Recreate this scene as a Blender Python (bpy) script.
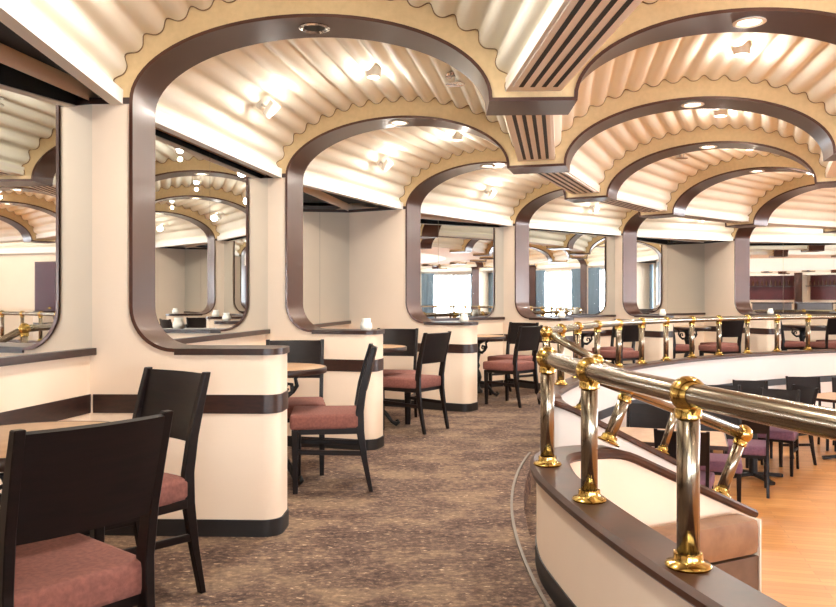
import bpy, bmesh, math, random
from math import sin, cos, pi, radians, degrees, atan2, sqrt, hypot
from mathutils import Vector, Matrix
from mathutils.geometry import tessellate_polygon
random.seed(7)
S = bpy.context.scene
COL = S.collection
for o in list(bpy.data.objects): bpy.data.objects.remove(o)

# ------------------------------------------------------------------ camera
cd = bpy.data.cameras.new('camera'); cam = bpy.data.objects.new('camera', cd); COL.objects.link(cam)
cam.location = (0, 0, 1.2); cam.rotation_euler = (pi/2, 0, 0)
cd.sensor_width = 36; cd.lens = 36*802/836; cd.shift_y = -4.8/836; cd.clip_start = .02; cd.clip_end = 200
S.camera = cam
# ------------------------------------------------------------------ world, exposure
w = bpy.data.worlds.new('world'); S.world = w; w.use_nodes = True
bg = w.node_tree.nodes['Background']; bg.inputs[0].default_value = (.86, .93, 1, 1); bg.inputs[1].default_value = 33.0
S.view_settings.view_transform = 'Standard'; S.view_settings.look = 'None'
S.view_settings.exposure = 0.61; S.view_settings.gamma = 1; S.view_settings.use_curve_mapping = False
S.cycles.use_denoising = True
S.cycles.max_bounces = 10; S.cycles.glossy_bounces = 6; S.cycles.diffuse_bounces = 6
S.cycles.sample_clamp_indirect = 6; S.cycles.caustics_reflective = False; S.cycles.caustics_refractive = False

# ------------------------------------------------------------------ plan: a round hall, frames on radii
CX, CY = 9.276, 3.652
F1, STEP = 2.221, 13.3333
RP, RE, RS1, RS2, RI, RCAP = 10.745, 9.985, 8.912, 8.509, 6.685, 8.676
APO = 10.86
T = .29                      # thickness of a frame
ZS, ZW = 2.2, .93            # arch spring, half wall top
BARCH = .43
LOW = -.74                   # dance floor level
def fphi(k): return F1 + STEP*(k-1)
def rwall(k): return APO/cos(radians(20)) if k % 3 == 0 else APO/cos(radians(6.6667))
def W(R, phi, off=0., z=0.):
    a = radians(phi)
    return Vector((CX - R*cos(a) + off*sin(a), CY + R*sin(a) + off*cos(a), z))
def area(name, loc, target, size, size_y, power, color, shape='RECTANGLE'):
    l = bpy.data.lights.new(name, 'AREA'); l.shape = shape; l.size = size; l.size_y = size_y
    l.energy = power; l.color = color
    o = bpy.data.objects.new(name, l); COL.objects.link(o); o.location = loc
    o.rotation_euler = (Vector(target)-Vector(loc)).to_track_quat('-Z', 'Y').to_euler()
    return o
# portals: windows seen across the hall, and windows added behind the camera for fill
WINDOW_AND_FILL_BAYS = (9, 10, 11, 12, 13, 14, 20, 21, 22, 23, 24, 25, 26)  # higher numbered bays are windows added to brighten camera-facing panels
for k in WINDOW_AND_FILL_BAYS:
    c = W(11.35, fphi(k)-STEP/2, T/2, 1.3)
    p = area('window_daylight', c, (CX, CY, 1.2), 2.0, 1.5, 1, (1, 1, 1))
    p.data.cycles.is_portal = True
area('dance_floor_fill', (CX, CY, 2.2), (CX, CY, 0), 11.0, 11.0, 120, (1, .98, .95), 'DISK')  # soft fill disc added under the unseen central ceiling
WARM = (1, .95, .86)
def point(name, loc, power, color=WARM, r=.025):
    l = bpy.data.lights.new(name, 'POINT'); l.energy = power; l.color = color; l.shadow_soft_size = r
    o = bpy.data.objects.new(name, l); COL.objects.link(o); o.location = loc; return o
def spot(name, loc, target, power, color=WARM, ang=100, r=.05):
    l = bpy.data.lights.new(name, 'SPOT'); l.energy = power; l.color = color; l.shadow_soft_size = r
    l.spot_size = radians(ang); l.spot_blend = .6
    o = bpy.data.objects.new(name, l); COL.objects.link(o); o.location = loc
    o.rotation_euler = (Vector(target)-Vector(loc)).to_track_quat('-Z', 'Y').to_euler(); return o

# ------------------------------------------------------------------ materials
def lin(r, g, b):
    return tuple(((c/255)/12.92 if c/255 <= .04045 else ((c/255+.055)/1.055)**2.4) for c in (r, g, b)) + (1,)
def mat(name, rgb, rough=.5, metal=0., var=.0, scale=8., bump=0., bscale=60., coat=0., stretch=None, rgb2=None, emit=0., spec=None, detail=4):
    m = bpy.data.materials.new(name); m.use_nodes = True; nt = m.node_tree; b = nt.nodes['Principled BSDF']
    b.inputs['Base Color'].default_value = lin(*rgb); b.inputs['Roughness'].default_value = rough; b.inputs['Metallic'].default_value = metal
    if coat: b.inputs['Coat Weight'].default_value = coat; b.inputs['Coat Roughness'].default_value = .12
    if spec is not None: b.inputs['Specular IOR Level'].default_value = spec
    tc = nt.nodes.new('ShaderNodeTexCoord'); mp = nt.nodes.new('ShaderNodeMapping')
    nt.links.new(tc.outputs['Object'], mp.inputs[0])
    if stretch: mp.inputs['Scale'].default_value = stretch
    if var or rgb2:
        n = nt.nodes.new('ShaderNodeTexNoise'); n.inputs['Scale'].default_value = scale; n.inputs['Detail'].default_value = detail
        nt.links.new(mp.outputs[0], n.inputs['Vector'])
        r = nt.nodes.new('ShaderNodeValToRGB'); c1 = lin(*rgb)
        c2 = lin(*rgb2) if rgb2 else tuple(max(0, c*(1-var)) for c in c1[:3])+(1,)
        r.color_ramp.elements[0].color = c2; r.color_ramp.elements[0].position = .32
        r.color_ramp.elements[1].color = c1; r.color_ramp.elements[1].position = .68
        nt.links.new(n.outputs['Fac'], r.inputs[0]); nt.links.new(r.outputs[0], b.inputs['Base Color'])
    if bump:
        n2 = nt.nodes.new('ShaderNodeTexNoise'); n2.inputs['Scale'].default_value = bscale; n2.inputs['Detail'].default_value = 3
        nt.links.new(mp.outputs[0], n2.inputs['Vector'])
        bp = nt.nodes.new('ShaderNodeBump'); bp.inputs['Strength'].default_value = bump; bp.inputs['Distance'].default_value = .01
        nt.links.new(n2.outputs['Fac'], bp.inputs['Height']); nt.links.new(bp.outputs[0], b.inputs['Normal'])
    if emit:
        b.inputs['Emission Color'].default_value = lin(*rgb); b.inputs['Emission Strength'].default_value = emit
    return m
M = {}
M['vault'] = mat('cream painted corrugated vault', (250, 246, 231), .6, var=.04, scale=3, spec=.3)
M['soffit'] = mat('white painted soffit', (246, 241, 232), .55, var=.03, scale=4)
M['panel'] = mat('cream wall panel', (243, 220, 196), .55, var=.04, scale=2.5, bump=.03, bscale=200)
M['facing'] = mat('tan fabric facing', (206, 180, 138), .9, var=.10, scale=30, bump=.1, bscale=300)
M['scallop_shade'] = mat('brown scallop shadow line', (120, 92, 62), .8, var=.1)  # colour of the painted shadow along the scalloped facing edge
M['bronze'] = mat('dark bronze laminate', (76, 43, 30), .3, .3, rgb2=(66, 38, 27), scale=2, stretch=(1, 1, 1), coat=.12)
M['wood'] = mat('dark walnut trim', (56, 30, 21), .35, 0, rgb2=(36, 19, 14), scale=6, stretch=(3, 3, 14), coat=.1)
M['capwood'] = mat('varnished curb wood', (76, 44, 28), .36, 0, rgb2=(48, 27, 18), scale=7, spec=.35)
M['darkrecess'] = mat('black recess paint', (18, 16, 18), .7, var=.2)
M['base'] = mat('black rubber base', (26, 22, 22), .45, var=.2)
M['white'] = mat('white painted curb face', (222, 217, 212), .6, var=.03, scale=2)
M['chairwood'] = mat('black brown chair wood', (26, 15, 13), .36, 0, rgb2=(17, 10, 9), scale=9, stretch=(1, 1, 8), spec=.22)
M['seat'] = mat('mauve seat fabric', (136, 84, 72), .95, rgb2=(114, 68, 60), scale=70, bump=.25, bscale=400)
M['seatpurple'] = mat('plum seat fabric', (122, 84, 100), .95, rgb2=(100, 68, 84), scale=70, bump=.25, bscale=400)
M['tabletop'] = mat('tan laminate table top', (190, 152, 116), .4, 0, rgb2=(172, 134, 100), scale=14, coat=.1)
M['iron'] = mat('black cast iron', (22, 20, 20), .45, .3, var=.2)
M['brass'] = mat('polished brass', (196, 164, 92), .16, 1, var=.08, scale=5)
M['steel'] = mat('brushed steel tube', (150, 139, 122), .2, 1, var=.08, scale=6, stretch=(1, 1, .2))
M['chrome'] = mat('chrome', (220, 220, 222), .12, 1, var=.04)
M['lamp_white'] = mat('white lamp enamel', (240, 236, 228), .35, var=.02)
M['lens'] = mat('lit lamp lens', (255, 236, 205), .4, emit=7.0, var=.01)
M['votive'] = mat('frosted white glass', (248, 244, 232), .35, var=.02)
M['slot'] = mat('black slot', (20, 18, 18), .6, var=.1)
M['brown_vinyl'] = mat('brown upholstery', (146, 108, 78), .5, rgb2=(126, 90, 64), scale=12, bump=.08, bscale=120)
M['brown_dark'] = mat('dark brown upholstery', (104, 78, 60), .4, rgb2=(90, 66, 50), scale=12)
M['piping'] = mat('pale piping', (222, 214, 200), .5, var=.05)
M['nosing'] = mat('grey metal nosing', (120, 108, 96), .5, .3, var=.2, scale=12)
M['curtain'] = mat('blue grey curtain', (128, 146, 160), .9, var=.15, scale=4, stretch=(8, 8, .4))
M['door'] = mat('plum door paint', (74, 30, 44), .4, var=.15)
M['bar_red'] = mat('dark red bar back', (92, 26, 30), .5, var=.3, scale=3)
M['bottle'] = mat('amber bottle glass', (96, 52, 26), .15, var=.4, scale=1.5)
M['bar_grey'] = mat('grey panelled bar front', (112, 108, 110), .5, var=.15)
m = M['mirror'] = mat('silvered mirror', (236, 240, 240), .012, 1, var=.01, scale=1)
# window glass: thin, lets daylight straight through
g = M['glass'] = bpy.data.materials.new('clear window glass'); g.use_nodes = True; nt = g.node_tree
for n in list(nt.nodes): nt.nodes.remove(n)
out = nt.nodes.new('ShaderNodeOutputMaterial'); mx = nt.nodes.new('ShaderNodeMixShader'); mx.inputs[0].default_value = .06
tr = nt.nodes.new('ShaderNodeBsdfTransparent'); gl = nt.nodes.new('ShaderNodeBsdfGlossy'); gl.inputs['Roughness'].default_value = .02
nt.links.new(tr.outputs[0], mx.inputs[1]); nt.links.new(gl.outputs[0], mx.inputs[2]); nt.links.new(mx.outputs[0], out.inputs[0])
# carpet: mottled brown and plum with pale flecks
def carpet():
    m = bpy.data.materials.new('mottled brown carpet'); m.use_nodes = True; nt = m.node_tree; b = nt.nodes['Principled BSDF']
    b.inputs['Roughness'].default_value = .9; b.inputs['Specular IOR Level'].default_value = .15
    tc = nt.nodes.new('ShaderNodeTexCoord')
    def noise(sc, det, stretch, rough=.6):
        mp = nt.nodes.new('ShaderNodeMapping'); mp.inputs['Scale'].default_value = stretch; nt.links.new(tc.outputs['Object'], mp.inputs[0])
        n = nt.nodes.new('ShaderNodeTexNoise'); n.inputs['Scale'].default_value = sc; n.inputs['Detail'].default_value = det; n.inputs['Roughness'].default_value = rough
        nt.links.new(mp.outputs[0], n.inputs['Vector']); return n
    def ramp(n, els):
        r = nt.nodes.new('ShaderNodeValToRGB'); e = r.color_ramp.elements
        e[0].position, e[0].color = els[0]; e[1].position, e[1].color = els[-1]
        for p, c in els[1:-1]:
            x = e.new(p); x.color = c
        nt.links.new(n.outputs['Fac'], r.inputs[0]); return r
    def mix(f, a, c, blend='MIX'):
        x = nt.nodes.new('ShaderNodeMix'); x.data_type = 'RGBA'; x.blend_type = blend
        if isinstance(f, float): x.inputs[0].default_value = f
        else: nt.links.new(f, x.inputs[0])
        nt.links.new(a, x.inputs[6]); nt.links.new(c, x.inputs[7]); return x.outputs[2]
    big = ramp(noise(2.2, 6, (.9, 1.3, 1), .72), [(.40, lin(58, 46, 47)), (.5, lin(104, 86, 76)), (.60, lin(150, 127, 104))])
    fine = ramp(noise(26, 6, (1, 1.3, 1), .75), [(.38, lin(50, 38, 37)), (.52, lin(112, 88, 76)), (.66, lin(186, 154, 124))])
    c = mix(.5, big.outputs[0], fine.outputs[0])
    fl = ramp(noise(32, 3, (.7, 1.5, 1), .6), [(.63, (0, 0, 0, 1)), (.70, (1, 1, 1, 1))])
    rgb = nt.nodes.new('ShaderNodeRGB'); rgb.outputs[0].default_value = lin(226, 196, 164)
    fm = nt.nodes.new('ShaderNodeMath'); fm.operation = 'MULTIPLY'; fm.inputs[1].default_value = .75; nt.links.new(fl.outputs[0], fm.inputs[0])
    c = mix(fm.outputs[0], c, rgb.outputs[0])
    nt.links.new(c, b.inputs['Base Color'])
    n2 = noise(260, 2, (1, 1, 1)); bp = nt.nodes.new('ShaderNodeBump'); bp.inputs['Strength'].default_value = .25; bp.inputs['Distance'].default_value = .006
    nt.links.new(n2.outputs['Fac'], bp.inputs['Height']); nt.links.new(bp.outputs[0], b.inputs['Normal'])
    return m
M['carpet'] = carpet()
def planks():
    m = bpy.data.materials.new('honey oak strip floor'); m.use_nodes = True; nt = m.node_tree; b = nt.nodes['Principled BSDF']
    b.inputs['Roughness'].default_value = .34
    tc = nt.nodes.new('ShaderNodeTexCoord'); mp = nt.nodes.new('ShaderNodeMapping'); mp.inputs['Rotation'].default_value = (0, 0, radians(14))
    nt.links.new(tc.outputs['Object'], mp.inputs[0])
    br = nt.nodes.new('ShaderNodeTexBrick'); br.inputs['Scale'].default_value = 1; br.inputs['Brick Width'].default_value = .9; br.inputs['Row Height'].default_value = .075
    br.inputs['Mortar Size'].default_value = .0015; br.inputs['Color1'].default_value = lin(216, 158, 94); br.inputs['Color2'].default_value = lin(196, 136, 76); br.inputs['Mortar'].default_value = lin(150, 96, 52)
    nt.links.new(mp.outputs[0], br.inputs['Vector'])
    mp2 = nt.nodes.new('ShaderNodeMapping'); mp2.inputs['Scale'].default_value = (1, 14, 1); nt.links.new(mp.outputs[0], mp2.inputs[0])
    n = nt.nodes.new('ShaderNodeTexNoise'); n.inputs['Scale'].default_value = 3; n.inputs['Detail'].default_value = 5; nt.links.new(mp2.outputs[0], n.inputs['Vector'])
    r = nt.nodes.new('ShaderNodeValToRGB'); r.color_ramp.elements[0].color = (.84, .81, .78, 1); r.color_ramp.elements[1].color = (1.08, 1.06, 1.04, 1)
    nt.links.new(n.outputs['Fac'], r.inputs[0])
    x = nt.nodes.new('ShaderNodeMix'); x.data_type = 'RGBA'; x.blend_type = 'MULTIPLY'; x.inputs[0].default_value = 1
    nt.links.new(br.outputs['Color'], x.inputs[6]); nt.links.new(r.outputs[0], x.inputs[7]); nt.links.new(x.outputs[2], b.inputs['Base Color'])
    return m
M['planks'] = planks()

# ------------------------------------------------------------------ mesh helpers
def obj(name, bm, m, parent=None, smooth=False, angle=None):
    me = bpy.data.meshes.new(name)
    bmesh.ops.remove_doubles(bm, verts=bm.verts, dist=1e-6)
    bmesh.ops.recalc_face_normals(bm, faces=bm.faces)
    bm.to_mesh(me); bm.free(); me.materials.append(M[m])
    if smooth:
        for p in me.polygons: p.use_smooth = True
        if angle: me.set_sharp_from_angle(angle=radians(angle))
    o = bpy.data.objects.new(name, me); COL.objects.link(o)
    if parent: o.parent = parent
    return o
def empty(name, loc=(0, 0, 0), rz=0., label=None, cat=None, group=None):
    o = bpy.data.objects.new(name, None); COL.objects.link(o); o.location = loc; o.rotation_euler = (0, 0, rz); o.empty_display_size = .1
    tag(o, label, cat, group); return o
def tag(o, label=None, cat=None, group=None, kind=None):
    if label: o['label'] = label
    if cat: o['category'] = cat
    if group: o['group'] = group
    if kind: o['kind'] = kind
    return o
def struct(name, bm, m, parent=None, smooth=False, angle=None):
    o = obj(name, bm, m, parent, smooth, angle)
    if not parent: o['kind'] = 'structure'
    return o
def dup(root, loc, rz, label=None, group=None):
    r = root.copy(); COL.objects.link(r); r.location = loc; r.rotation_euler = (0, 0, rz)
    if label: r['label'] = label
    if group: r['group'] = group
    for ch in list(root.children):
        c = ch.copy(); COL.objects.link(c); c.parent = r
        for gch in list(ch.children):
            d = gch.copy(); COL.objects.link(d); d.parent = c
    return r
def BM(): return bmesh.new()
def box(bm, lo, hi, bev=0.):
    lo = Vector(lo); hi = Vector(hi)
    v = [bm.verts.new((x, y, z)) for x in (lo.x, hi.x) for y in (lo.y, hi.y) for z in (lo.z, hi.z)]
    f = [bm.faces.new([v[i] for i in q]) for q in ((0, 1, 3, 2), (4, 6, 7, 5), (0, 4, 5, 1), (2, 3, 7, 6), (0, 2, 6, 4), (1, 5, 7, 3))]
    if bev:
        es = list({e for q in f for e in q.edges})
        bmesh.ops.bevel(bm, geom=es, offset=bev, segments=2, affect='EDGES', profile=.6)
def sweep(bm, pts, sec, up=Vector((0, 0, 1)), closed=False, cap=True, side=None):
    """sweep a section (list of (a, b)) along pts; a along side vector, b along the up vector"""
    pts = [Vector(p) for p in pts]; n = len(pts); rings = []
    for i, p in enumerate(pts):
        if closed: t = pts[(i+1) % n]-pts[i-1]
        else: t = pts[min(i+1, n-1)]-pts[max(i-1, 0)]
        t.normalize()
        s = t.cross(up)
        if s.length < 1e-5: s = Vector((1, 0, 0))
        s.normalize(); u = s.cross(t)
        if side == 'flat': u = Vector((0, 0, 1))
        rings.append([bm.verts.new(p+s*a+u*b) for a, b in sec])
    m = len(sec)
    for i in range(n if closed else n-1):
        a, b = rings[i], rings[(i+1) % n]
        for j in range(m):
            bm.faces.new((a[j], a[(j+1) % m], b[(j+1) % m], b[j]))
    if cap and not closed:
        bm.faces.new(rings[0]); bm.faces.new(rings[-1][::-1])
def circ(r, n=12, r2=None):
    return [(r*cos(2*pi*i/n), (r2 or r)*sin(2*pi*i/n)) for i in range(n)]
def rect(w_, h_, bev=0.):
    a, b = w_/2, h_/2
    if not bev: return [(-a, -b), (a, -b), (a, b), (-a, b)]
    return [(-a+bev, -b), (a-bev, -b), (a, -b+bev), (a, b-bev), (a-bev, b), (-a+bev, b), (-a, b-bev), (-a, -b+bev)]
def tube(bm, pts, r, n=12, up=Vector((0, 0, 1))): sweep(bm, pts, circ(r, n), up)
def tube_var(bm, pts, rs, n=10):
    pts = [Vector(p) for p in pts]; rings = []
    for i, p in enumerate(pts):
        t = (pts[min(i+1, len(pts)-1)]-pts[max(i-1, 0)]).normalized()
        s = t.orthogonal().normalized() if i == 0 else (s - t*s.dot(t)).normalized()
        u = t.cross(s)
        rings.append([bm.verts.new(p+(s*cos(2*pi*j/n)+u*sin(2*pi*j/n))*rs[i]) for j in range(n)])
    for a, b in zip(rings, rings[1:]):
        for j in range(n): bm.faces.new((a[j], a[(j+1) % n], b[(j+1) % n], b[j]))
    bm.faces.new(rings[0][::-1]); bm.faces.new(rings[-1])
def lathe(bm, prof, n=20, mtx=None):
    rings = []
    for r, z in prof:
        if r < 1e-5: rings.append([bm.verts.new((0, 0, z))])
        else: rings.append([bm.verts.new((r*cos(2*pi*i/n), r*sin(2*pi*i/n), z)) for i in range(n)])
    for a, b in zip(rings, rings[1:]):
        for j in range(n):
            q = [a[j % len(a)], a[(j+1) % n % len(a)], b[(j+1) % n % len(b)], b[j % len(b)]]
            q = list(dict.fromkeys(q))
            if len(q) > 2:
                try: bm.faces.new(q)
                except ValueError: pass
    if mtx is not None:
        vs = [v for r in rings for v in r]
        bmesh.ops.transform(bm, matrix=mtx, verts=vs)
def ball(bm, c, r, n=16):
    prof = [(r*sin(pi*i/10), -r*cos(pi*i/10)) for i in range(11)]
    prof[0] = (0, -r); prof[-1] = (0, r)
    lathe(bm, prof, n, Matrix.Translation(c))
def poly(bm, pts2, fn, flip=False):
    """fill a flat outline; fn maps a 2D point to 3D"""
    vs = [bm.verts.new(fn(*p)) for p in pts2]
    for t in tessellate_polygon([[Vector((p[0], p[1], 0)) for p in pts2]]):
        try: bm.faces.new([vs[i] for i in t])
        except ValueError: pass
    return vs
def slab(bm, pts2, fa, fb):
    """outline extruded from fa to fb (functions mapping 2D to 3D)"""
    a = poly(bm, pts2, fa); b = poly(bm, pts2, fb); n = len(a)
    for i in range(n):
        try: bm.faces.new((a[i], a[(i+1) % n], b[(i+1) % n], b[i]))
        except ValueError: pass
def inset(pts, d):
    """offset of an open 2D path to its left by d"""
    out = []; n = len(pts)
    for i in range(n):
        p0 = pts[max(i-1, 0)]; p1 = pts[i]; p2 = pts[min(i+1, n-1)]
        def nrm(a, b):
            l = hypot(b[0]-a[0], b[1]-a[1]) or 1; return (-(b[1]-a[1])/l, (b[0]-a[0])/l)
        n1 = nrm(p0, p1) if i > 0 else nrm(p1, p2); n2 = nrm(p1, p2) if i < n-1 else n1
        mx_, my_ = n1[0]+n2[0], n1[1]+n2[1]; l2 = mx_*mx_+my_*my_
        if l2 < .2: mx_, my_ = n1; k_ = 1
        else: k_ = 2/l2
        out.append((p1[0]+mx_*k_*d, p1[1]+my_*k_*d))
    return out

# ------------------------------------------------------------------ outlines shared by every frame
RC = .23
def corner():      # from half wall top round up to the post, in (R, z)
    return [(RP-RC+RC*sin(a), ZW+RC-RC*cos(a)) for a in [i*pi/2/10 for i in range(11)]]
def arch(Ra, Rb, n=40):   # from Ra (outer) to Rb (inner)
    c, a = (Ra+Rb)/2, (Ra-Rb)/2
    return [(c+a*cos(t), ZS+BARCH*sin(t)) for t in [pi*i/n for i in range(n+1)]]
OUT_A, IN_A = arch(RP, RS1), arch(RS2, RI)
END_R = RI-.36
def vault_profile(Ra, Rb, waves, n, A):
    """scalloped barrel: offset from the arch"""
    c, a, b = (Ra+Rb)/2, (Ra-Rb)/2+.068, BARCH+.095
    ts = [pi*i/2000 for i in range(2001)]; L = [0]
    for t0, t1 in zip(ts, ts[1:]): L.append(L[-1]+hypot(a*(cos(t1)-cos(t0)), b*(sin(t1)-sin(t0))))
    out = []; j = 0
    for i in range(n+1):
        s = L[-1]*i/n
        while j < 1999 and L[j+1] < s: j += 1
        t = ts[j]+(ts[j+1]-ts[j])*((s-L[j])/max(1e-9, L[j+1]-L[j]))
        nx, nz = cos(t)/a, sin(t)/b; l = hypot(nx, nz)
        ph = 2*pi*waves*i/n
        amp = -A*(cos(ph) - .18*cos(2*ph)) * min(1, i/6, (n-i)/6)
        out.append((c+a*cos(t)+nx/l*amp, ZS+.035+b*sin(t)+nz/l*amp, t))
    return out
V_OUT, V_IN = vault_profile(RP, RS1, 18, 216, .022), vault_profile(RS2, RI, 18, 216, .019)

# ------------------------------------------------------------------ floors
def ring_pts(R, p0, p1, n, z=0): return [W(R, p0+(p1-p0)*i/n, 0, z) for i in range(n+1)]
def annulus(bm, R0, R1, p0, p1, n, z):
    a = [bm.verts.new(p) for p in ring_pts(R0, p0, p1, n, z)]; b = [bm.verts.new(p) for p in ring_pts(R1, p0, p1, n, z)]
    for i in range(n): bm.faces.new((a[i], a[i+1], b[i+1], b[i]))
bm = BM(); annulus(bm, 8.72, 13.5, 0, 360, 180, 0); annulus(bm, 8.45, 8.72, -64, 2, 60, 0); struct('floor', bm, 'carpet')
bm = BM(); vs = [bm.verts.new(p) for p in ring_pts(8.75, 0, 360, 180, LOW)[:-1]]; bm.faces.new(vs); struct('floor', bm, 'planks')
# riser of the platform edge below the carpet
bm = BM(); sweep(bm, ring_pts(8.70, 17.6, 358, 180, -.375), rect(.04, .73), side='flat'); struct('wall_platform', bm, 'white')
bm = BM(); sweep(bm, ring_pts(8.74, -5, 18.5, 40, -.372), rect(.03, .73), side='flat'); struct('floor', bm, 'carpet')
# ------------------------------------------------------------------ vaults and soffits over each bay
for k in range(1, 28):
    p0, p1 = fphi(k-1), fphi(k)
    for prof in (V_OUT, V_IN):
        bm = BM(); a = [bm.verts.new(W(R, p0, T, z)) for R, z, t in prof]; b = [bm.verts.new(W(R, p1, 0, z)) for R, z, t in prof]
        for i in range(len(a)-1): bm.faces.new((a[i], a[i+1], b[i+1], b[i]))
        struct('ceiling', bm, 'vault', smooth=True)
    # flat vent channel between the two vaults, the edge lip beside the wall and the dark recess behind it
    bm = BM()
    def seg(Ra, Rb, z, Ra2=None, Rb2=None, z2=None):
        q = [W(Ra, p0, T, z), W(Rb, p0, T, z), W(Rb2 or Rb, p1, 0, z if z2 is None else z2), W(Ra2 or Ra, p1, 0, z if z2 is None else z2)]
        bm.faces.new([bm.verts.new(v) for v in q])
    def prism(Ra, Rb, za, zb):
        v = [[bm.verts.new(W(R, p, o_, z)) for R, z in ((Ra, za), (Rb, za), (Rb, zb), (Ra, zb))] for p, o_ in ((p0, T), (p1, 0))]
        for i in range(4): bm.faces.new((v[0][i], v[0][(i+1) % 4], v[1][(i+1) % 4], v[1][i]))
        bm.faces.new(v[0]); bm.faces.new(v[1])
    prism(RS1-.065, RS2+.065, 2.232, 2.30)
    prism(RP+.035, RP+.10, 2.185, 2.26)
    prism(RI-.065, END_R, 2.232, 2.30)
    struct('ceiling', bm, 'soffit')
    bm = BM(); prism(RP+.10, RP+.108, 2.188, 2.295); struct('ceiling', bm, 'darkrecess')  # thin black strip added to darken the lip's back
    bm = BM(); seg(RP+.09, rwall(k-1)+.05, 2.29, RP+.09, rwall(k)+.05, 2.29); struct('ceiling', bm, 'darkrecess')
bm = BM(); vs = [bm.verts.new(p) for p in ring_pts(END_R+.05, 0, 360, 120, 2.24)[:-1]]; bm.faces.new(vs); struct('ceiling', bm, 'soffit')
bm = BM(); vs = [bm.verts.new(p) for p in ring_pts(13.5, 0, 360, 120, 3.0)[:-1]]; bm.faces.new(vs); struct('ceiling', bm, 'darkrecess')

# ------------------------------------------------------------------ bay walls
def side_of(k): return 'left' if k <= 3 else 'front' if k <= 8 else 'right' if k <= 16 else 'back'
def wall_prism(bm, k, za, zb, d0=0., d1=.08, u0=0., u1=1.):
    a = W(rwall(k-1), fphi(k-1), T/2); b = W(rwall(k), fphi(k), T/2)
    n = Vector((a.x+b.x, a.y+b.y, 0))/2-Vector((CX, CY, 0)); d = (b-a).normalized(); n -= d*n.dot(d); n.normalize()
    p, q = a+(b-a)*u0, a+(b-a)*u1
    v = [bm.verts.new(c+n*dd+Vector((0, 0, z))) for c in (p, q) for dd, z in ((d0, za), (d1, za), (d1, zb), (d0, zb))]
    for f in ((0, 1, 2, 3), (4, 7, 6, 5), (0, 4, 5, 1), (1, 5, 6, 2), (2, 6, 7, 3), (3, 7, 4, 0)): bm.faces.new([v[i] for i in f])
ORD = {1: 'nearest bay at the left edge', 2: 'second bay from the left edge', 3: 'third bay from the left edge', 4: 'fourth bay from the left edge',
       5: 'fifth bay from the left edge', 6: 'sixth bay from the left edge', 7: 'seventh bay at the right edge'}
for k in range(1, 28):
    s = side_of(k)
    if k in WINDOW_AND_FILL_BAYS:
        bm = BM(); wall_prism(bm, k, 0, .5); wall_prism(bm, k, 2.1, 3.0); wall_prism(bm, k, .5, 2.1, 0, .08, 0, .10); wall_prism(bm, k, .5, 2.1, 0, .08, .90, 1)
        struct('wall_'+s, bm, 'panel')
        bm = BM()
        for u0, u1 in ((.10, .125), (.875, .90), (.485, .515)): wall_prism(bm, k, .5, 2.1, .0, .07, u0, u1)
        wall_prism(bm, k, .5, .55, -.02, .07, .10, .90); wall_prism(bm, k, 2.05, 2.1, 0, .07, .10, .90)
        fr = struct('window_%d' % (k-8), bm, 'lamp_white')  # includes the added fill windows behind the camera
        bm = BM(); wall_prism(bm, k, .55, 2.05, .035, .04, .125, .875); g_ = obj('pane', bm, 'glass', fr)
        continue
    bm = BM(); wall_prism(bm, k, 0, 3.0); struct('wall_'+s, bm, 'panel')
    if k <= 7 or k >= 24:
        bm = BM(); wall_prism(bm, k, .62, .715, -.006, 0); struct('trim_%d' % k, bm, 'wood')
        bm = BM(); wall_prism(bm, k, 0, .085, -.008, 0); struct('baseboard_'+s, bm, 'base')
        bm = BM(); wall_prism(bm, k, ZW-.015, ZW+.02, -.035, 0); struct('trim_%d' % (40+k), bm, 'wood')
        mr = empty('wall_mirror', W(rwall(k)*.99, fphi(k)-STEP/2, 0, 0), 0, 'tall wall mirror above the sill in the '+ORD.get(k, 'bay behind the camera'), 'mirror', None if k <= 7 else 'mirrors behind the camera')
        inv = Matrix.Translation(-mr.location)
        for u0, u1 in ((0, .5), (.5, 1)):
            bm = BM(); wall_prism(bm, k, ZW+.02, 2.2, -.012, -.001, u0+.001, u1-.001); bmesh.ops.transform(bm, matrix=inv, verts=bm.verts); obj('mirror_pane', bm, 'mirror', mr)
# ------------------------------------------------------------------ the frames
def half_outline(R0, R1, ex, rr=.085):
    """plan outline (R, off) of a half wall from R0 to the rounded end R1, grown by ex"""
    r = rr+ex; pts = [(R0, -ex), (R1+rr, -ex)]
    pts += [(R1+rr-r*sin(a), rr-r*cos(a)) for a in [i*pi/2/7 for i in range(8)]]
    pts += [(R1+rr-r*cos(a), T-rr+r*sin(a)) for a in [i*pi/2/7 for i in range(8)]]
    pts += [(R0, T+ex)]
    return list(dict.fromkeys(pts))
FR_LABEL = {0: 'arched frame right above the camera without a half wall',
 1: 'nearest big arched partition with half wall, bronze lined, left of centre',
 2: 'second arched partition with half wall, behind the nearest one',
 3: 'third arched partition with half wall and a candle, left of the bright mirrors',
 4: 'fourth arched partition between the two bright window reflections',
 5: 'fifth arched partition, its slim bronze post above the far railing',
 6: 'sixth arched partition, bronze post beside the dark bar reflection',
 7: 'seventh arched partition at the far right edge'}
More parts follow.
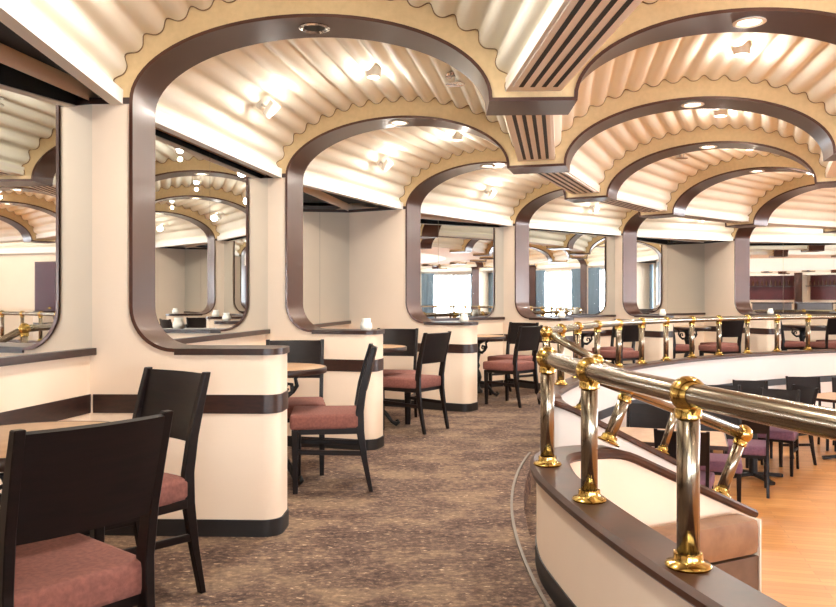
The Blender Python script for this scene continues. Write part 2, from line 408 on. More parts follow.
for k in range(0, 27):
    phi = fphi(k); vis = k <= 7; half = 1 <= k <= 8
    base = W(RE+.4, phi, T/2, 0)
    fr = empty('arched_partition' , base)
    tag(fr, FR_LABEL.get(k, 'arched frame round the far side of the hall, seen only in the mirrors'), 'partition', None if vis else 'arched frames round the far side')
    inv = Matrix.Translation(-base)
    def fo(name, bm, m, **kw):
        bmesh.ops.transform(bm, matrix=inv, verts=bm.verts); return obj(name, bm, m, fr, **kw)
    Rw = rwall(k)
    bm = BM()
    up = [(RP+.085, ZS)] + OUT_A + IN_A + [(END_R, ZS), (END_R, 2.95), (RP+.085, 2.95)]
    for off in (0, T): poly(bm, up, lambda R, z, off=off: W(R, phi, off, z))
    fo('arch_facing', bm, 'facing')
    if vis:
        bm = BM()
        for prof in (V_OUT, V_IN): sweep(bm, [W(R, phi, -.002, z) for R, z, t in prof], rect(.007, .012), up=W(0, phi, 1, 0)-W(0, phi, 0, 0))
        fo('scallop_shadow_line', bm, 'scallop_shade')  # dark strip standing in for the shadow gap between facing and vault
    if half or k == 0 or k > 8:
        if half:
            pl = [(Rw+.05, 0), (Rw+.05, ZS), (RP, ZS)] + corner()[::-1] + [(RP-RC, 0)]
        else:
            pl = [(Rw+.05, 0), (Rw+.05, ZS), (RP, ZS), (RP, 0)]
        bm = BM(); slab(bm, pl, lambda R, z: W(R, phi, 0, z), lambda R, z: W(R, phi, T, z)); fo('post_panel', bm, 'panel')
        bm = BM(); slab(bm, [(Rw+.05, ZS-.012), (Rw+.05, ZS+.02), (RP, ZS+.02), (RP, ZS-.012)], lambda R, z: W(R, phi, -.006, z), lambda R, z: W(R, phi, T+.006, z)); fo('top_trim', bm, 'wood')
    path = (corner() if half else [(RP, 0.0)]) + OUT_A + IN_A + [(END_R, ZS)]
    path = [p for i, p in enumerate(path) if i == 0 or hypot(p[0]-path[i-1][0], p[1]-path[i-1][1]) > 1e-4]
    inn = inset(path, .018)
    bm = BM(); cols = [[bm.verts.new(W(R, phi, o_, z)) for R, z in P_] for P_, o_ in ((path, -.012), (inn, -.012), (inn, T+.012), (path, T+.012))]
    for i in range(len(path)-1):
        for a, b in ((0, 1), (1, 2), (2, 3), (3, 0)): bm.faces.new((cols[a][i], cols[a][i+1], cols[b][i+1], cols[b][i]))
    bm.faces.new([c[0] for c in cols]); bm.faces.new([c[-1] for c in cols][::-1])
    fo('arch_lining', bm, 'bronze', smooth=True, angle=35)
    if half:
        pr = lambda z: (lambda R, o_: W(R, phi, o_, z))
        bm = BM(); slab(bm, half_outline(RP-RC, RE, 0), pr(0), pr(ZW-.014)); hw = fo('half_wall', bm, 'panel', smooth=True, angle=40)
        bm = BM(); slab(bm, half_outline(RP-RC, RE, .012), pr(ZW-.014), pr(ZW+.018)); fo('cap', bm, 'wood', smooth=True, angle=40)
        bm = BM(); slab(bm, half_outline(Rw, RE, .005), pr(.62), pr(.715)); fo('wood_band', bm, 'wood', smooth=True, angle=40)
        bm = BM(); slab(bm, half_outline(Rw, RE, .008), pr(0), pr(.085)); fo('base_strip', bm, 'base', smooth=True, angle=40)

# ------------------------------------------------------------------ vents in the channel
VORD = {1: 'white slotted air vent nearest overhead, running to the top edge', 2: 'white slotted air vent just behind the first bronze step',
        3: 'slotted air vent behind the second bronze step', 4: 'slotted air vent behind the third bronze step', 5: 'slotted air vent behind the fourth bronze step'}
for k in range(1, 6):
    p0, p1 = fphi(k-1), fphi(k); base = W(RS1-.2, (p0+p1)/2, T/2, 2.22)
    v = empty('air_vent', base, 0, VORD[k], 'air vent', 'slotted vents in the ceiling channel'); inv = Matrix.Translation(-base)
    def strip(Ra, Rb, za, zb, name, m, s0=.06, s1=.94):
        bm = BM()
        def P(R, s, z): return W(R, p0, T, z).lerp(W(R, p1, 0, z), s)
        c = [bm.verts.new(P(R, s, z)) for s in (s0, s1) for R, z in ((Ra, za), (Rb, za), (Rb, zb), (Ra, zb))]
        for f in ((0, 1, 2, 3), (4, 7, 6, 5), (0, 4, 5, 1), (1, 5, 6, 2), (2, 6, 7, 3), (3, 7, 4, 0)): bm.faces.new([c[i] for i in f])
        bmesh.ops.transform(bm, matrix=inv, verts=bm.verts); obj(name, bm, m, v)
    c0 = (RS1+RS2)/2
    strip(c0+.12, c0-.12, 2.222, 2.234, 'vent_plate', 'soffit')
    for j in range(4):
        r = c0+.082-j*.055; strip(r+.011, r-.011, 2.2205, 2.226, 'slot', 'slot', .07, .93)

# ------------------------------------------------------------------ curbs, stair and rails
Z1, ZR = .462, .937
def cap_section(wd=.18, h=.045):
    a = wd/2
    return [(-a+.012, -h), (a-.012, -h), (a, -h+.012), (a, -.014), (a-.016, 0), (-a+.016, 0), (-a, -.014), (-a, -h+.012)]
def resample(pts, d=.06):
    out = [Vector(pts[0])]
    for a, b in zip(pts, pts[1:]):
        a, b = Vector(a), Vector(b); n = max(1, int((b-a).length/d))
        out += [a.lerp(b, (i+1)/n) for i in range(n)]
    return out
def smoothpath(pts, it=6):
    for _ in range(it):
        pts = [pts[0]]+[(pts[i-1]+pts[i]*2+pts[i+1])/4 for i in range(1, len(pts)-1)]+[pts[-1]]
    return pts
# near curb: along the ring, round a hairpin end, then down beside the stair
A0, A1 = Vector((.98, 4.03, Z1)), Vector((1.825, 4.466, .04))
def RN(p): return 8.705+.0054*max(p, -24)
near = [W(RN(p), p, 0, Z1) for p in [-62+60.5*i/60 for i in range(61)]] + [Vector((.605, 3.72, Z1)), Vector((.64, 3.86, Z1)), Vector((.74, 3.955, Z1)), Vector((.87, 3.985, Z1)), A0, A1]
near = smoothpath(resample(near, .05), 3)
B0, B1 = Vector((1.02, 6.08, Z1)), Vector((2.0, 6.20, -.045))
far = ring_pts(RCAP, 200, 17.6, 160, Z1) + [Vector((.985, 6.17, Z1)), B0, B1]
far = smoothpath(resample(far, .06), 4)
def curb(label, path, loc, ringflag):
    t = empty('curb_wall', loc, 0, label, 'low wall'); inv = Matrix.Translation(-Vector(loc))
    def add(name, bm, m, **kw):
        bmesh.ops.transform(bm, matrix=inv, verts=bm.verts); return obj(name, bm, m, t, **kw)
    sgn = ringflag   # +1: outer (aisle) side is to the left of travel
    bm = BM(); n = len(path); rows = []
    for i, p in enumerate(path):
        tg = path[min(i+1, n-1)]-path[max(i-1, 0)]; tg.z = 0; tg.normalize(); s = Vector((tg.y, -tg.x, 0))
        rows.append([bm.verts.new(Vector((p.x, p.y, 0))+s*a+Vector((0, 0, z))) for a, z in ((-.06, LOW), (-.06, p.z-.035), (.06, p.z-.035), (.06, LOW))])
    for a, b in zip(rows, rows[1:]):
        for j in range(4): bm.faces.new((a[j], a[(j+1) % 4], b[(j+1) % 4], b[j]))
    bm.faces.new(rows[0]); bm.faces.new(rows[-1][::-1])
    add('wall_face', bm, 'white' if ringflag < 0 else 'panel', smooth=True, angle=40)
    bm = BM(); sweep(bm, path, cap_section()); add('wood_cap', bm, 'capwood', smooth=True, angle=40)
    fl = [p for p in path if p.z > Z1-.02]
    bm = BM(); sweep(bm, [Vector((p.x, p.y, 0)) for p in (fl if ringflag > 0 else fl)], [(-.066, 0), (.066, 0), (.066, .09), (-.066, .09)], side='flat'); add('base_strip', bm, 'base', smooth=True, angle=40)
    return t
curb('near cream curb wall with wide varnished wood cap and rounded hairpin end', near, (.6, 3.7, 0), 1)
fc = curb('long far curb wall, white towards the dance floor, with dark wood cap', far, (3.0, 10.1, 0), -1)
bm = BM(); sweep(bm, [Vector((p.x, p.y, LOW)) for p in far if p.z > Z1-.02], [(-.07, 0), (.07, 0), (.07, .09), (-.07, .09)], side='flat')
bmesh.ops.transform(bm, matrix=Matrix.Translation((-3.0, -10.1, 0)), verts=bm.verts); obj('base_strip', bm, 'base', fc)
# nosing strip and stair treads
bm = BM(); sweep(bm, ring_pts(8.79, -6.5, 17.0, 60, .004), rect(.015, .014), side='flat'); o = obj('stair_nosing', bm, 'nosing'); tag(o, 'thin curved grey metal nosing strip on the carpet beside the near curb', 'floor strip')
st = empty('staircase', (1.3, 5.1, LOW), 0, 'carpeted stair going down to the dance floor between the two curbs', 'stairs')
for i in range(3):
    z = -.185*(i+1); bm = BM(); R0, R1 = (8.73 if i == 0 else 8.68-.27*i), 8.68-.27*(i+1)
    def yA(x): return A0.y+(A1.y-A0.y)*(x-A0.x)/(A1.x-A0.x)+.06
    def yB(x): return B0.y+(B1.y-B0.y)*(x-B0.x)/(B1.x-B0.x)-.06
    pts = []
    for R, rev in ((R0, 0), (R1, 1)):
        row = []
        for q in range(13):
            y = 4.0+.17*q
            row.append(y)
        xs = lambda y: CX-sqrt(R*R-(y-CY)**2)
        ya = yA(xs(4.2)); yb = yB(xs(6.1)); row = [ya+(yb-ya)*q/12 for q in range(13)]
        row = [(xs(y), y) for y in row]
        pts += row[::-1] if rev else row
    slab(bm, pts, lambda x, y: Vector((x-1.3, y-5.1, 0)), lambda x, y: Vector((x-1.3, y-5.1, z-LOW))); obj('step', bm, 'carpet', st)
# rails
def rail(name_label, tops, bases, loc, balls=None, ends=True, r=.033, path=None):
    t = empty('brass_railing', loc, 0, name_label, 'railing'); L0 = Vector(loc)
    bm = BM(); tube(bm, [p-L0 for p in (path or tops)], r, 14); obj('handrail', bm, 'steel', t, smooth=True)
    for i_, (tp, bs) in enumerate(zip(tops, bases)):
        ax = (tp-bs).normalized(); bm = BM(); tube(bm, [bs-L0, tp-L0], .031, 14, Vector((0, 1, .01))); post = obj('post', bm, 'steel', t, smooth=True)
        q = ax.to_track_quat('Z', 'X').to_matrix().to_4x4()
        bm = BM(); lathe(bm, [(0, 0), (.060, 0), (.063, .006), (.058, .013), (.044, .016), (.040, .022), (.039, .040), (.031, .042), (.031, .0)], 20, Matrix.Translation(bs-L0) @ q); obj('flange', bm, 'brass', post, smooth=True, angle=50)
        bm = BM(); ball(bm, tp-L0, .051*(balls[i_] if balls else 1), 20); lathe(bm, [(.030, -.066), (.037, -.064), (.037, -.040), (.03, -.034)], 16, Matrix.Translation(tp-L0) @ q); obj('ball_joint', bm, 'brass', post, smooth=True, angle=50)
    return t
npos = [-.6, -4.75, -9.6, -15.2, -20]
tops = [W(RN(p), p, 0, ZR) for p in npos]; bases = [W(RN(p), p, 0, Z1) for p in npos]
rail('heavy brass railing nearest the camera, on the near curb', tops, bases, (.7, 3.0, Z1), path=[W(RN(p), p, 0, ZR) for p in [-.6-61.4*i/60 for i in range(61)]])
fpos = [17.6+4.3*i for i in range(0, 42)]
tops = [W(RCAP, p, 0, ZR) for p in fpos]; bases = [W(RCAP, p, 0, Z1) for p in fpos]
rail('long brass railing on the far curb above the white wall', tops, bases, (3.0, 10.1, Z1), path=ring_pts(RCAP, fpos[0], fpos[-1], 160, ZR))
dA = (A1-A0); nA = Vector((-dA.z*dA.x, -dA.z*dA.y, dA.x**2+dA.y**2)).normalized()
nA = Vector((.40, .12, .91)).normalized()
bsA = [A0.lerp(A1, -.04), A0.lerp(A1, .79)]; tpA = [bsA[0]+nA*.29, bsA[1]+nA*.36]
rail('sloping brass stair rail with leaning posts, nearer of the two', tpA, bsA, tuple(A0), balls=[.72, 1], path=[W(RN(-.6), -.6, 0, ZR), tpA[0], tpA[1]])
bsB = [B0.lerp(B1, .22), B0.lerp(B1, .88)]; nB = Vector((.33, .05, .94)).normalized(); tpB = [b+nB*.40 for b in bsB]
rail('sloping brass stair rail with leaning posts, farther of the two', tpB, bsB, tuple(B0), path=[W(RCAP, 17.6, 0, ZR), tpB[0], tpB[1]])

# padded banquette in the pocket between the near curb and the stair
bq = empty('banquette', (1.4, 4.0, LOW), 0, 'brown padded banquette with pale piping in the pocket behind the near curb', 'bench')
dirA = Vector((A1.x-A0.x, A1.y-A0.y, 0)).normalized(); nrm_ = Vector((dirA.y, -dirA.x, 0))
o_ = Vector((A1.x, A1.y, 0))+nrm_*.075
def bqbox(name, m, l0, l1, d0, d1, z0, z1, bev):
    bm = BM(); box(bm, (l0, d0, z0), (l1, d1, z1), bev)
    R = Matrix(((dirA.x, nrm_.x, 0, 0), (dirA.y, nrm_.y, 0, 0), (0, 0, 1, 0), (0, 0, 0, 1)))
    bmesh.ops.transform(bm, matrix=Matrix.Translation(o_-Vector((1.4, 4.0, LOW))) @ R, verts=bm.verts); return obj(name, bm, m, bq, smooth=True, angle=50)
bqbox('backrest', 'brown_vinyl', -1.05, -.17, .0, .17, -.135, .06, .05)
bqbox('back_panel', 'brown_dark', -1.05, -.17, .0, .155, -.60, -.14, .006)
bqbox('plinth', 'brown_dark', -1.03, -.19, .0, .14, LOW, -.60, .0)
bqbox('piping', 'piping', -.172, -.162, .006, .164, -.59, .05, .004)

# ------------------------------------------------------------------ chairs
def make_chair(label, seatmat, name='dining_chair'):
    t = empty(name, (0, 0, 0), 0, label, 'chair')
    bm = BM(); box(bm, (-.215, -.21, .392), (.215, .225, .487), .022)
    for v in bm.verts:
        if v.co.z > .47: v.co.z += .012*(1-(v.co.x/.22)**2)*(1-(v.co.y/.23)**2)
        v.co.x *= 1+.05*(v.co.y/.22)
    obj('seat', bm, seatmat, t, smooth=True, angle=60)
    bm = BM(); box(bm, (-.205, -.195, .362), (.205, .20, .40), .004); obj('seat_frame', bm, 'chairwood', t)
    for s in (-1, 1):
        bm = BM(); sweep(bm, [(s*.195, .19, .0), (s*.195, .192, .39)], rect(.03, .03, .004), up=Vector((0, 1, 0))); bm2 = bm
        for v in bm2.verts:
            if v.co.z > .2: v.co.x += (v.co.x-s*.195)*.4; v.co.y += (v.co.y-.19)*.4
        obj('leg', bm2, 'chairwood', t)
        # rear leg rises into the back post
        pts = [(s*.19, -.275, 0), (s*.19, -.235, .2), (s*.19, -.208, .38), (s*.19, -.205, .50), (s*.193, -.225, .64), (s*.196, -.262, .79), (s*.198, -.292, .90)]
        wd = [.026, .036, .05, .05, .044, .036, .028]; bm = BM(); rings = []
        for (x, y, z), d in zip(pts, wd): rings.append([bm.verts.new((x+a*.014, y+b*d/2, z)) for a, b in ((-1, -1), (1, -1), (1, 1), (-1, 1))])
        for a, b in zip(rings, rings[1:]):
            for j in range(4): bm.faces.new((a[j], a[(j+1) % 4], b[(j+1) % 4], b[j]))
        bm.faces.new(rings[0]); bm.faces.new(rings[-1][::-1])
        bmesh.ops.bevel(bm, geom=list(bm.edges), offset=.003, segments=1, affect='EDGES'); obj('leg', bm, 'chairwood', t)
        bm = BM(); sweep(bm, [(s*.192, -.235, .24), (s*.194, .19, .255)], rect(.018, .03, .003)); obj('stretcher', bm, 'chairwood', t)
    bm = BM(); rows = []
    for i in range(9):
        u = -1+2*i/8; x = u*.186; yo = -.022*(1-u*u)
        rows.append([bm.verts.new((x, y+yo, z)) for y, z in ((-.222, .62), (-.245, .72), (-.287, .893), (-.303, .888), (-.262, .715), (-.238, .62))])
    for a, b in zip(rows, rows[1:]):
        for j in range(6): bm.faces.new((a[j], a[(j+1) % 6], b[(j+1) % 6], b[j]))
    bm.faces.new(rows[0]); bm.faces.new(rows[-1][::-1]); obj('backrest', bm, 'chairwood', t, smooth=True, angle=30)
    return t
def head(fx, fy): return atan2(-fx, fy)          # local +Y turned onto (fx, fy)
c0 = make_chair('dark wood chair with rust red seat, back turned to the camera, bottom left corner', 'seat')
c0.location = (-1.025, 2.17, 0); c0.rotation_euler = (0, 0, head(-.79, .61))
def chair(x, y, fx, fy, label, z=0, src=c0, group=None): return dup(src, (x, y, z), head(fx, fy), label, group)
chair(-1.20, 3.17, -.60, -.80, 'dark wood chair in front of the nearest half wall, behind the corner chair')
BAY = {2: 'second bay from the left', 3: 'third bay from the left', 4: 'fourth bay from the left', 5: 'fifth bay from the left', 6: 'sixth bay from the left', 7: 'seventh bay from the left'}
NP = {2: (-.585, 5.15, -1, -.1), 3: (-.06, 7.40, -.82, .57), 4: (1.05, 9.14, -.73, .68)}
FP = {2: (-.87, 5.62, .12, -1), 3: (-.25, 7.88, -.15, -.98)}
for k in range(2, 8):
    f = fphi(k)
    if k in NP: x, y, fx, fy = NP[k]
    else:
        p = W(9.84, f-7.0); d = W(11, f-7.0)-p; x, y, fx, fy = p.x, p.y, d.x+.2, d.y
    chair(x, y, fx, fy, 'aisle side chair facing the mirror wall in the '+BAY[k], group='chairs in the curved row of bays')
    if k in FP: x, y, fx, fy = FP[k]
    else:
        p = W(10.30, f-4.1); a = radians(f-4.1); x, y, fx, fy = p.x, p.y, -sin(a), -cos(a)
    chair(x, y, fx, fy, 'chair backed against the far half wall of the '+BAY[k], group='chairs in the curved row of bays')
for k in (5, 6, 7):
    p = W(10.30, fphi(k)-9.8); a = radians(fphi(k)-9.8)
    chair(p.x, p.y, sin(a), cos(a), 'chair backed against the near half wall of the '+BAY[k], group='chairs in the curved row of bays')

# ------------------------------------------------------------------ round pedestal tables in the bays
def make_table():
    t = empty('round_table', (0, 0, 0), 0, 'round tan topped table with dark edge at the left edge of the picture', 'table')
    bm = BM(); lathe(bm, [(0, .735), (.345, .735), (.348, .738), (.348, .745), (.342, .75), (0, .75)], 40); top = obj('table_top', bm, 'tabletop', t, smooth=True, angle=40)
    bm = BM(); lathe(bm, [(.338, .712), (.352, .712), (.356, .72), (.356, .742), (.350, .751), (.343, .7505), (.338, .735)], 40); bm.verts.ensure_lookup_table(); obj('edge_band', bm, 'wood', top, smooth=True, angle=40)
    bm = BM(); lathe(bm, [(0, .06), (.075, .06), (.08, .09), (.05, .12), (.035, .16), (.05, .2), (.065, .25), (.05, .31), (.03, .35), (.045, .39), (.032, .43), (.042, .5), (.058, .55), (.04, .6), (.05, .65), (.12, .69), (.16, .712), (0, .712)], 20); obj('pedestal', bm, 'iron', t, smooth=True)
    for j in range(3):
        a = 2*pi*j/3+.4; bm = BM()
        pts = [(.03, .19), (.10, .175), (.17, .11), (.22, .045), (.265, .022), (.285, .04), (.275, .06), (.255, .055)]
        tube_var(bm, [(r*cos(a), r*sin(a), z) for r, z in pts], [.022, .022, .02, .018, .02, .016, .012, .008], 8); obj('foot', bm, 'iron', t, smooth=True)
        bm = BM(); pts = [(.035, .56), (.09, .55), (.13, .58), (.125, .63), (.095, .635), (.085, .605), (.105, .595)]
        tube_var(bm, [(r*cos(a+1), r*sin(a+1), z) for r, z in pts], [.018, .018, .016, .014, .012, .01, .008], 8)
        pts = [(.13, .58), (.16, .62), (.15, .67), (.19, .705)]
        tube_var(bm, [(r*cos(a+1), r*sin(a+1), z) for r, z in pts], [.016, .015, .013, .012], 8); obj('scroll_bracket', bm, 'iron', t, smooth=True)
    return t
t0 = make_table(); t0.location = (-1.24, 2.60, 0)
for k in range(2, 8):
    p = Vector((-.96, 5.30, 0)) if k == 2 else W(10.50, fphi(k)-6.9)
    dup(t0, (p.x, p.y, 0), k*.5, 'round table on ornate black pedestal in the '+BAY[k], 'round tables in the bays')

# ------------------------------------------------------------------ candles on the half walls
bm = BM(); lathe(bm, [(0, 0), (.022, 0), (.038, .012), (.050, .040), (.047, .062), (.034, .090), (.037, .110), (.034, .110), (.030, .090), (.042, .062), (.045, .04), (.034, .016), (0, .014)], 20)
v0 = obj('votive_candle', bm, 'votive', smooth=True)
VL = {2: 'white frosted votive candle on the second half wall', 3: 'white frosted votive candle on the third half wall', 4: 'white frosted votive candle on the fourth half wall',
      5: 'white frosted votive candle on the fifth half wall above the far railing', 6: 'white frosted votive candle on the sixth half wall beside the bar reflection'}
for k in range(2, 7):
    p = W(RE+.12, fphi(k), T/2, ZW); o = v0 if k == 2 else v0.copy()
    if k > 2: COL.objects.link(o)
    o.location = p; tag(o, VL[k], 'candle', 'votive candles on the half walls')

# ------------------------------------------------------------------ dance floor tables and chairs
cl = make_chair('dark chair with plum seat on the near side of the first dance floor table', 'seatpurple')
cl.location = (2.20, 6.62, LOW); cl.rotation_euler = (0, 0, head(.39, .92))
G = 'chairs on the dance floor'; cl['group'] = G
def lc(x, y, fx, fy, label): chair(x, y, fx, fy, label, LOW, cl, G)
lc(2.18, 7.70, -.39, -.92, 'dance floor chair behind the first table, left of the brass post, facing the camera')
lc(2.74, 7.36, -.39, -.92, 'dance floor chair behind the first table, right of the brass post, facing the camera')
lc(3.32, 8.12, .35, .94, 'dance floor chair with plum seat on the near side of the second table')
lc(3.62, 9.42, -.2, -.98, 'dance floor chair at the back, leftmost of the far group below the white wall')
lc(4.16, 9.98, -.3, -.95, 'tall standing dance floor chair at the back, centre of the far group')
lc(4.02, 9.02, -.55, -.83, 'dance floor chair on the far side of the second table')
lc(4.32, 9.47, -.85, -.2, 'dance floor chair seen from the side right of the second table')
lc(5.08, 10.46, -.25, -.97, 'dance floor chair behind the right hand table')
lc(5.56, 10.28, -.4, -.9, 'dance floor chair at the far right edge beside the right hand table')
def make_ltable():
    t = empty('pedestal_table', (0, 0, 0), 0, 'tan rectangular table on the dance floor beside the stair rail', 'table', 'tables on the dance floor')
    bm = BM(); box(bm, (-.49, -.37, .72), (.49, .37, .75), .006); top = obj('table_top', bm, 'tabletop', t)
    bm = BM()
    for lo, hi in (((-.5, -.38, .715), (.5, -.368, .748)), ((-.5, .368, .715), (.5, .38, .748)), ((-.5, -.368, .715), (-.488, .368, .748)), ((.488, -.368, .715), (.5, .368, .748))): box(bm, lo, hi)
    obj('edge_band', bm, 'wood', top)
    bm = BM(); tube(bm, [(0, 0, .03), (0, 0, .72)], .045, 16, Vector((0, 1, 0))); lathe(bm, [(0, .70), (.2, .70), (.2, .716), (0, .716)], 16); obj('column', bm, 'iron', t, smooth=True, angle=50)
    for j in range(4):
        a = j*pi/2+pi/4; bm = BM(); sweep(bm, [(.02*cos(a), .02*sin(a), .05), (.2*cos(a), .2*sin(a), .038), (.34*cos(a), .34*sin(a), .02)], rect(.06, .036, .008)); obj('foot', bm, 'iron', t)
    return t
lt = make_ltable(); lt.location = (2.15, 6.98, LOW); lt.rotation_euler = (0, 0, atan2(-.33, .97))
dup(lt, (3.62, 8.66, LOW), -.6, 'tan table with black pedestal on the dance floor, mostly behind the heavy railing')
dup(lt, (5.22, 9.62, LOW), -1.0, 'tan table on the dance floor at the right edge of the picture')

# ------------------------------------------------------------------ lamps
def vault_at(prof, k, t_deg, s):
    i = min(range(len(prof)), key=lambda q: abs(prof[q][2]-radians(t_deg))); R, z, t = prof[i]
    p = W(R, fphi(k-1), T, z).lerp(W(R, fphi(k), 0, z), s)
    c = W((prof[0][0]+prof[-1][0])/2, fphi(k)-STEP/2, T/2, ZS); return p, (c-p).normalized()
def make_down(lit):
    t = empty('downlight'); bm = BM()
    lathe(bm, [(.056, 0), (.080, 0), (.082, -.009), (.068, -.014), (.056, -.006)], 24); obj('trim_ring', bm, 'chrome' if not lit else 'lamp_white', t, smooth=True, angle=40)
    bm = BM(); lathe(bm, [(0, -.002), (.058, -.002), (.058, -.005), (0, -.005)], 20); obj('lens', bm, 'lens' if lit else 'slot', t)
    return t
ON, OFF = make_down(True), make_down(False)
used = set()
def down(k, inner, label):
    lit = not (k == 1 and not inner)
    src = ON if lit else OFF
    R = (RS2+RI)/2 if inner else (RP+RS1)/2
    p = W(R, fphi(k), T*.5, ZS+BARCH-.014)
    if src.name in used: t = dup(src, p, 0)
    else: used.add(src.name); t = src; t.location = p
    tag(t, label, 'downlight', 'downlights under the arches')
    if lit: spot('downlight_bulb', p-Vector((0, 0, .03)), p-Vector((0, 0, 1)), 22, ang=120)
NTH = {1: 'nearest', 2: 'second', 3: 'third', 4: 'fourth', 5: 'fifth', 6: 'sixth'}
for k in range(1, 7):
    down(k, False, ('dark unlit downlight' if k == 1 else 'lit downlight')+' under the top of the '+NTH[k]+' arch over the bays')
    down(k, True, 'lit downlight under the top of the '+NTH[k]+' arch over the dance floor side')
def make_eye():
    t = empty('eyeball_light'); bm = BM(); lathe(bm, [(.05, .03), (.055, 0), (.052, -.02), (.046, -.05), (.040, -.052), (.040, -.03), (0, -.03)], 20); obj('shade', bm, 'lamp_white', t, smooth=True, angle=50)
    bm = BM(); lathe(bm, [(0, -.046), (.040, -.046), (.040, -.04), (0, -.04)], 18); obj('lens', bm, 'lens', t); return t
EYE = make_eye(); first = True
for inner in (False, True):
    for k in range(1, 7):
        p, n = vault_at(V_IN if inner else V_OUT, k, 92 if not inner else 100, .58 if not inner else .5)
        lab = 'small round eyeball light in the corrugated vault of the '+NTH[k]+' bay, '+('dance floor side' if inner else 'mirror side')
        if first: EYE.location = p; t = EYE; first = False
        else: t = dup(EYE, p, 0)
        tag(t, lab, 'eyeball light', 'eyeball lights in the vaults')
        point('vault_fill', p+Vector((0, 0, -.15)), 4.5 if inner else 3.5, r=.02)  # extra point added below the eyeball fitting to brighten the vault
        spot('eyeball_bulb', p+Vector((0, 0, -.058)), p+Vector((0, 0, -1)), (34 if inner else 85), ang=168, r=.03)
# adjustable white spotlights on the outer slope, turned up at the vault
def make_spot():
    t = empty('wall_spotlight'); bm = BM(); lathe(bm, [(0, 0), (.035, 0), (.035, .018), (0, .02)], 16); obj('mount', bm, 'lamp_white', t, smooth=True, angle=40)
    bm = BM(); tube(bm, [(0, 0, .015), (0, 0, .08)], .009, 8, Vector((0, 1, 0))); obj('arm', bm, 'lamp_white', t, smooth=True)
    bm = BM(); lathe(bm, [(0, -.06), (.028, -.058), (.036, -.02), (.04, .05), (.036, .052), (.033, .03), (0, .03)], 16, Matrix.Translation((0, 0, .10)) @ Matrix.Rotation(radians(75), 4, 'Y')); hd = obj('head', bm, 'lamp_white', t, smooth=True, angle=50)
    bm = BM(); lathe(bm, [(0, .032), (.033, .032), (.033, .04), (0, .04)], 14, Matrix.Translation((0, 0, .10)) @ Matrix.Rotation(radians(75), 4, 'Y')); obj('lens', bm, 'lens', hd); return t
SP = make_spot(); first = True
for k in range(1, 8):
    p, n = vault_at(V_OUT, k, 38, .55)
    if first: t = SP; first = False
    else: t = dup(SP, p, 0)
    t.location = p; t.rotation_euler = n.to_track_quat('Z', 'X').to_euler()
    tag(t, 'white adjustable spotlight on the outer vault slope of the '+(BAY.get(k) or 'nearest bay'), 'spotlight', 'spotlights on the vault slope')
    point('spotlight_bulb', p+n*.18, 3.5, r=.045)
# chrome smoke detectors
bm = BM(); lathe(bm, [(0, 0), (.05, 0), (.055, -.012), (.05, -.022), (.022, -.026), (.02, -.05), (.05, -.055), (.05, -.062), (0, -.066)], 20); bmesh.ops.scale(bm, vec=(1.25, 1.25, 1.25), verts=bm.verts); sd = obj('smoke_detector', bm, 'chrome', smooth=True, angle=40)
p, n = vault_at(V_OUT, 2, 128, .52); sd.location = p+Vector((0, 0, .01)); tag(sd, 'chrome smoke detector in the vault of the second bay', 'smoke detector')
sd2 = sd.copy(); COL.objects.link(sd2); p, n = vault_at(V_IN, 4, 62, .4); sd2.location = p+Vector((0, 0, .01)); tag(sd2, 'chrome smoke detector in the vault over the dance floor side, fourth bay', 'smoke detector')
# fill points added under the vaults of the remaining ring, without fittings
for k in range(7, 28):
    p, n = vault_at(V_OUT, k, 90, .5); point('ring_fill', p+Vector((0, 0, -.2)), 18)
for k in range(8, 28):
    p, n = vault_at(V_IN, k, 90, .5); point('ring_fill', p+Vector((0, 0, -.2)), 4)

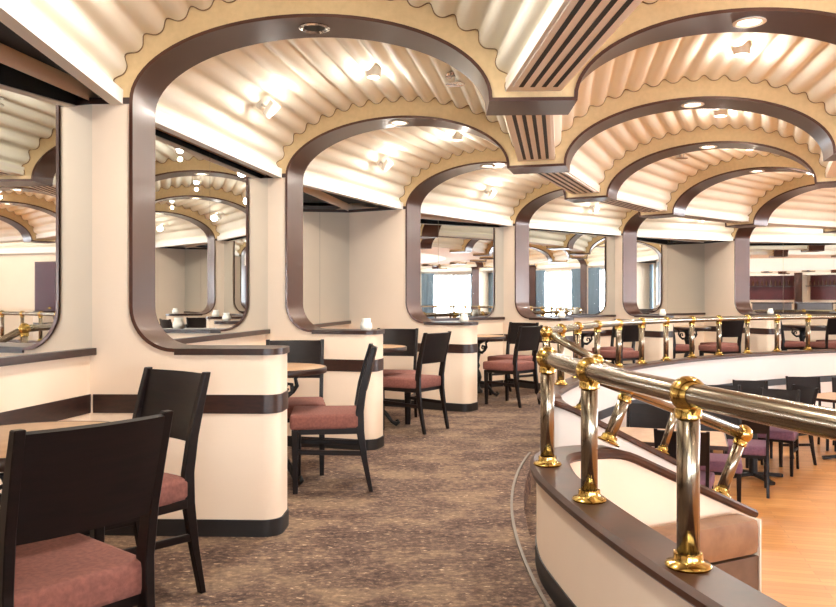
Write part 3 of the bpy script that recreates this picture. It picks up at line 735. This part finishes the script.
# ------------------------------------------------------------------ the far side of the hall, seen in the mirrors
for k in WINDOW_AND_FILL_BAYS:  # the fill windows added behind the camera get curtains too
    a = W(rwall(k-1), fphi(k-1), T/2); b = W(rwall(k), fphi(k), T/2); d = (b-a).normalized(); n = Vector((d.y, -d.x, 0))
    if n.dot(Vector((CX, CY, 0))-a) < 0: n = -n
    for u0, u1, sd_ in ((.06, .24, 'left'), (.76, .94, 'right')):
        bm = BM(); pts = []
        for i in range(25):
            u = u0+(u1-u0)*i/24; pts.append(a+(b-a)*u+n*(.14+.03*sin(i*1.9)))
        base = pts[12].copy(); base.z = 0
        for z0, z1 in ((.25, 2.13),):
            r0 = [bm.verts.new(p-base+Vector((0, 0, z0))) for p in pts]; r1 = [bm.verts.new(p-base+Vector((0, 0, z1))) for p in pts]
            r2 = [bm.verts.new(p-base+n*.01+Vector((0, 0, z0))) for p in pts]; r3 = [bm.verts.new(p-base+n*.01+Vector((0, 0, z1))) for p in pts]
            for i in range(24): bm.faces.new((r0[i], r0[i+1], r1[i+1], r1[i])); bm.faces.new((r2[i], r2[i+1], r3[i+1], r3[i]))
        o = obj('curtain', bm, 'curtain', smooth=True); o.location = base
        tag(o, 'blue grey curtain at a reflected or added hall window', 'curtain', 'curtains at the windows across the hall')
# plum door in the plain wall next to the windows
k = 8; a = W(rwall(k-1), fphi(k-1), T/2); b = W(rwall(k), fphi(k), T/2)
bm = BM(); wall_prism(bm, k, 0, 2.0, -.04, -.002, .20, .42); dr = struct('door_1', bm, 'door')
p = a.lerp(b, .24); nn = (Vector((CX, CY, 0))-p); nn.z = 0; nn.normalize(); bm = BM(); ball(bm, p+nn*.08+Vector((0, 0, 1.0)), .03); obj('door_knob', bm, 'brass', dr, smooth=True)
# bar: dark red back wall, shelf of bottles, grey panelled counter
for k in (18, 19):
    bm = BM(); wall_prism(bm, k, 1.15, 2.19, -.03, -.002, .12, .88); o = obj('bar_back_panel', bm, 'bar_red'); tag(o, 'dark red bar back panel reflected in the right hand mirror', 'bar panel', 'bar back panels')
    a = W(rwall(k-1), fphi(k-1), T/2); b = W(rwall(k), fphi(k), T/2); c = (a+b)/2; n = Vector((CX, CY, 0))-c; n.z = 0; n.normalize()
    bm = BM(); wall_prism(bm, k, 1.72, 1.75, -.22, -.03, .08, .92); o = obj('bar_shelf', bm, 'wood'); tag(o, 'dark shelf of bottles on the bar back', 'shelf', 'bar shelves')
    bm = BM(); wall_prism(bm, k, 0, 1.0, -1.3, -1.2, .22, .78); ct = obj('bar_counter', bm, 'bar_grey'); tag(ct, 'grey panelled bar counter reflected in the right hand mirror', 'bar counter', 'bar counters')
    bm = BM(); wall_prism(bm, k, 1.0, 1.05, -1.4, -1.1, .20, .80); obj('counter_top', bm, 'wood', ct)
    for i in range(12):
        p = a.lerp(b, .14+.066*i)+n*.12; p.z = 1.75
        bm = BM(); lathe(bm, [(0, 0), (.035, 0), (.036, .17), (.014, .22), (.013, .28), (0, .28)], 10); o = obj('bottle', bm, 'bottle', smooth=True, angle=50); o.location = p
        tag(o, 'bottle on the bar shelf reflected in the right hand mirror', 'bottle', 'bottles on the bar shelf')
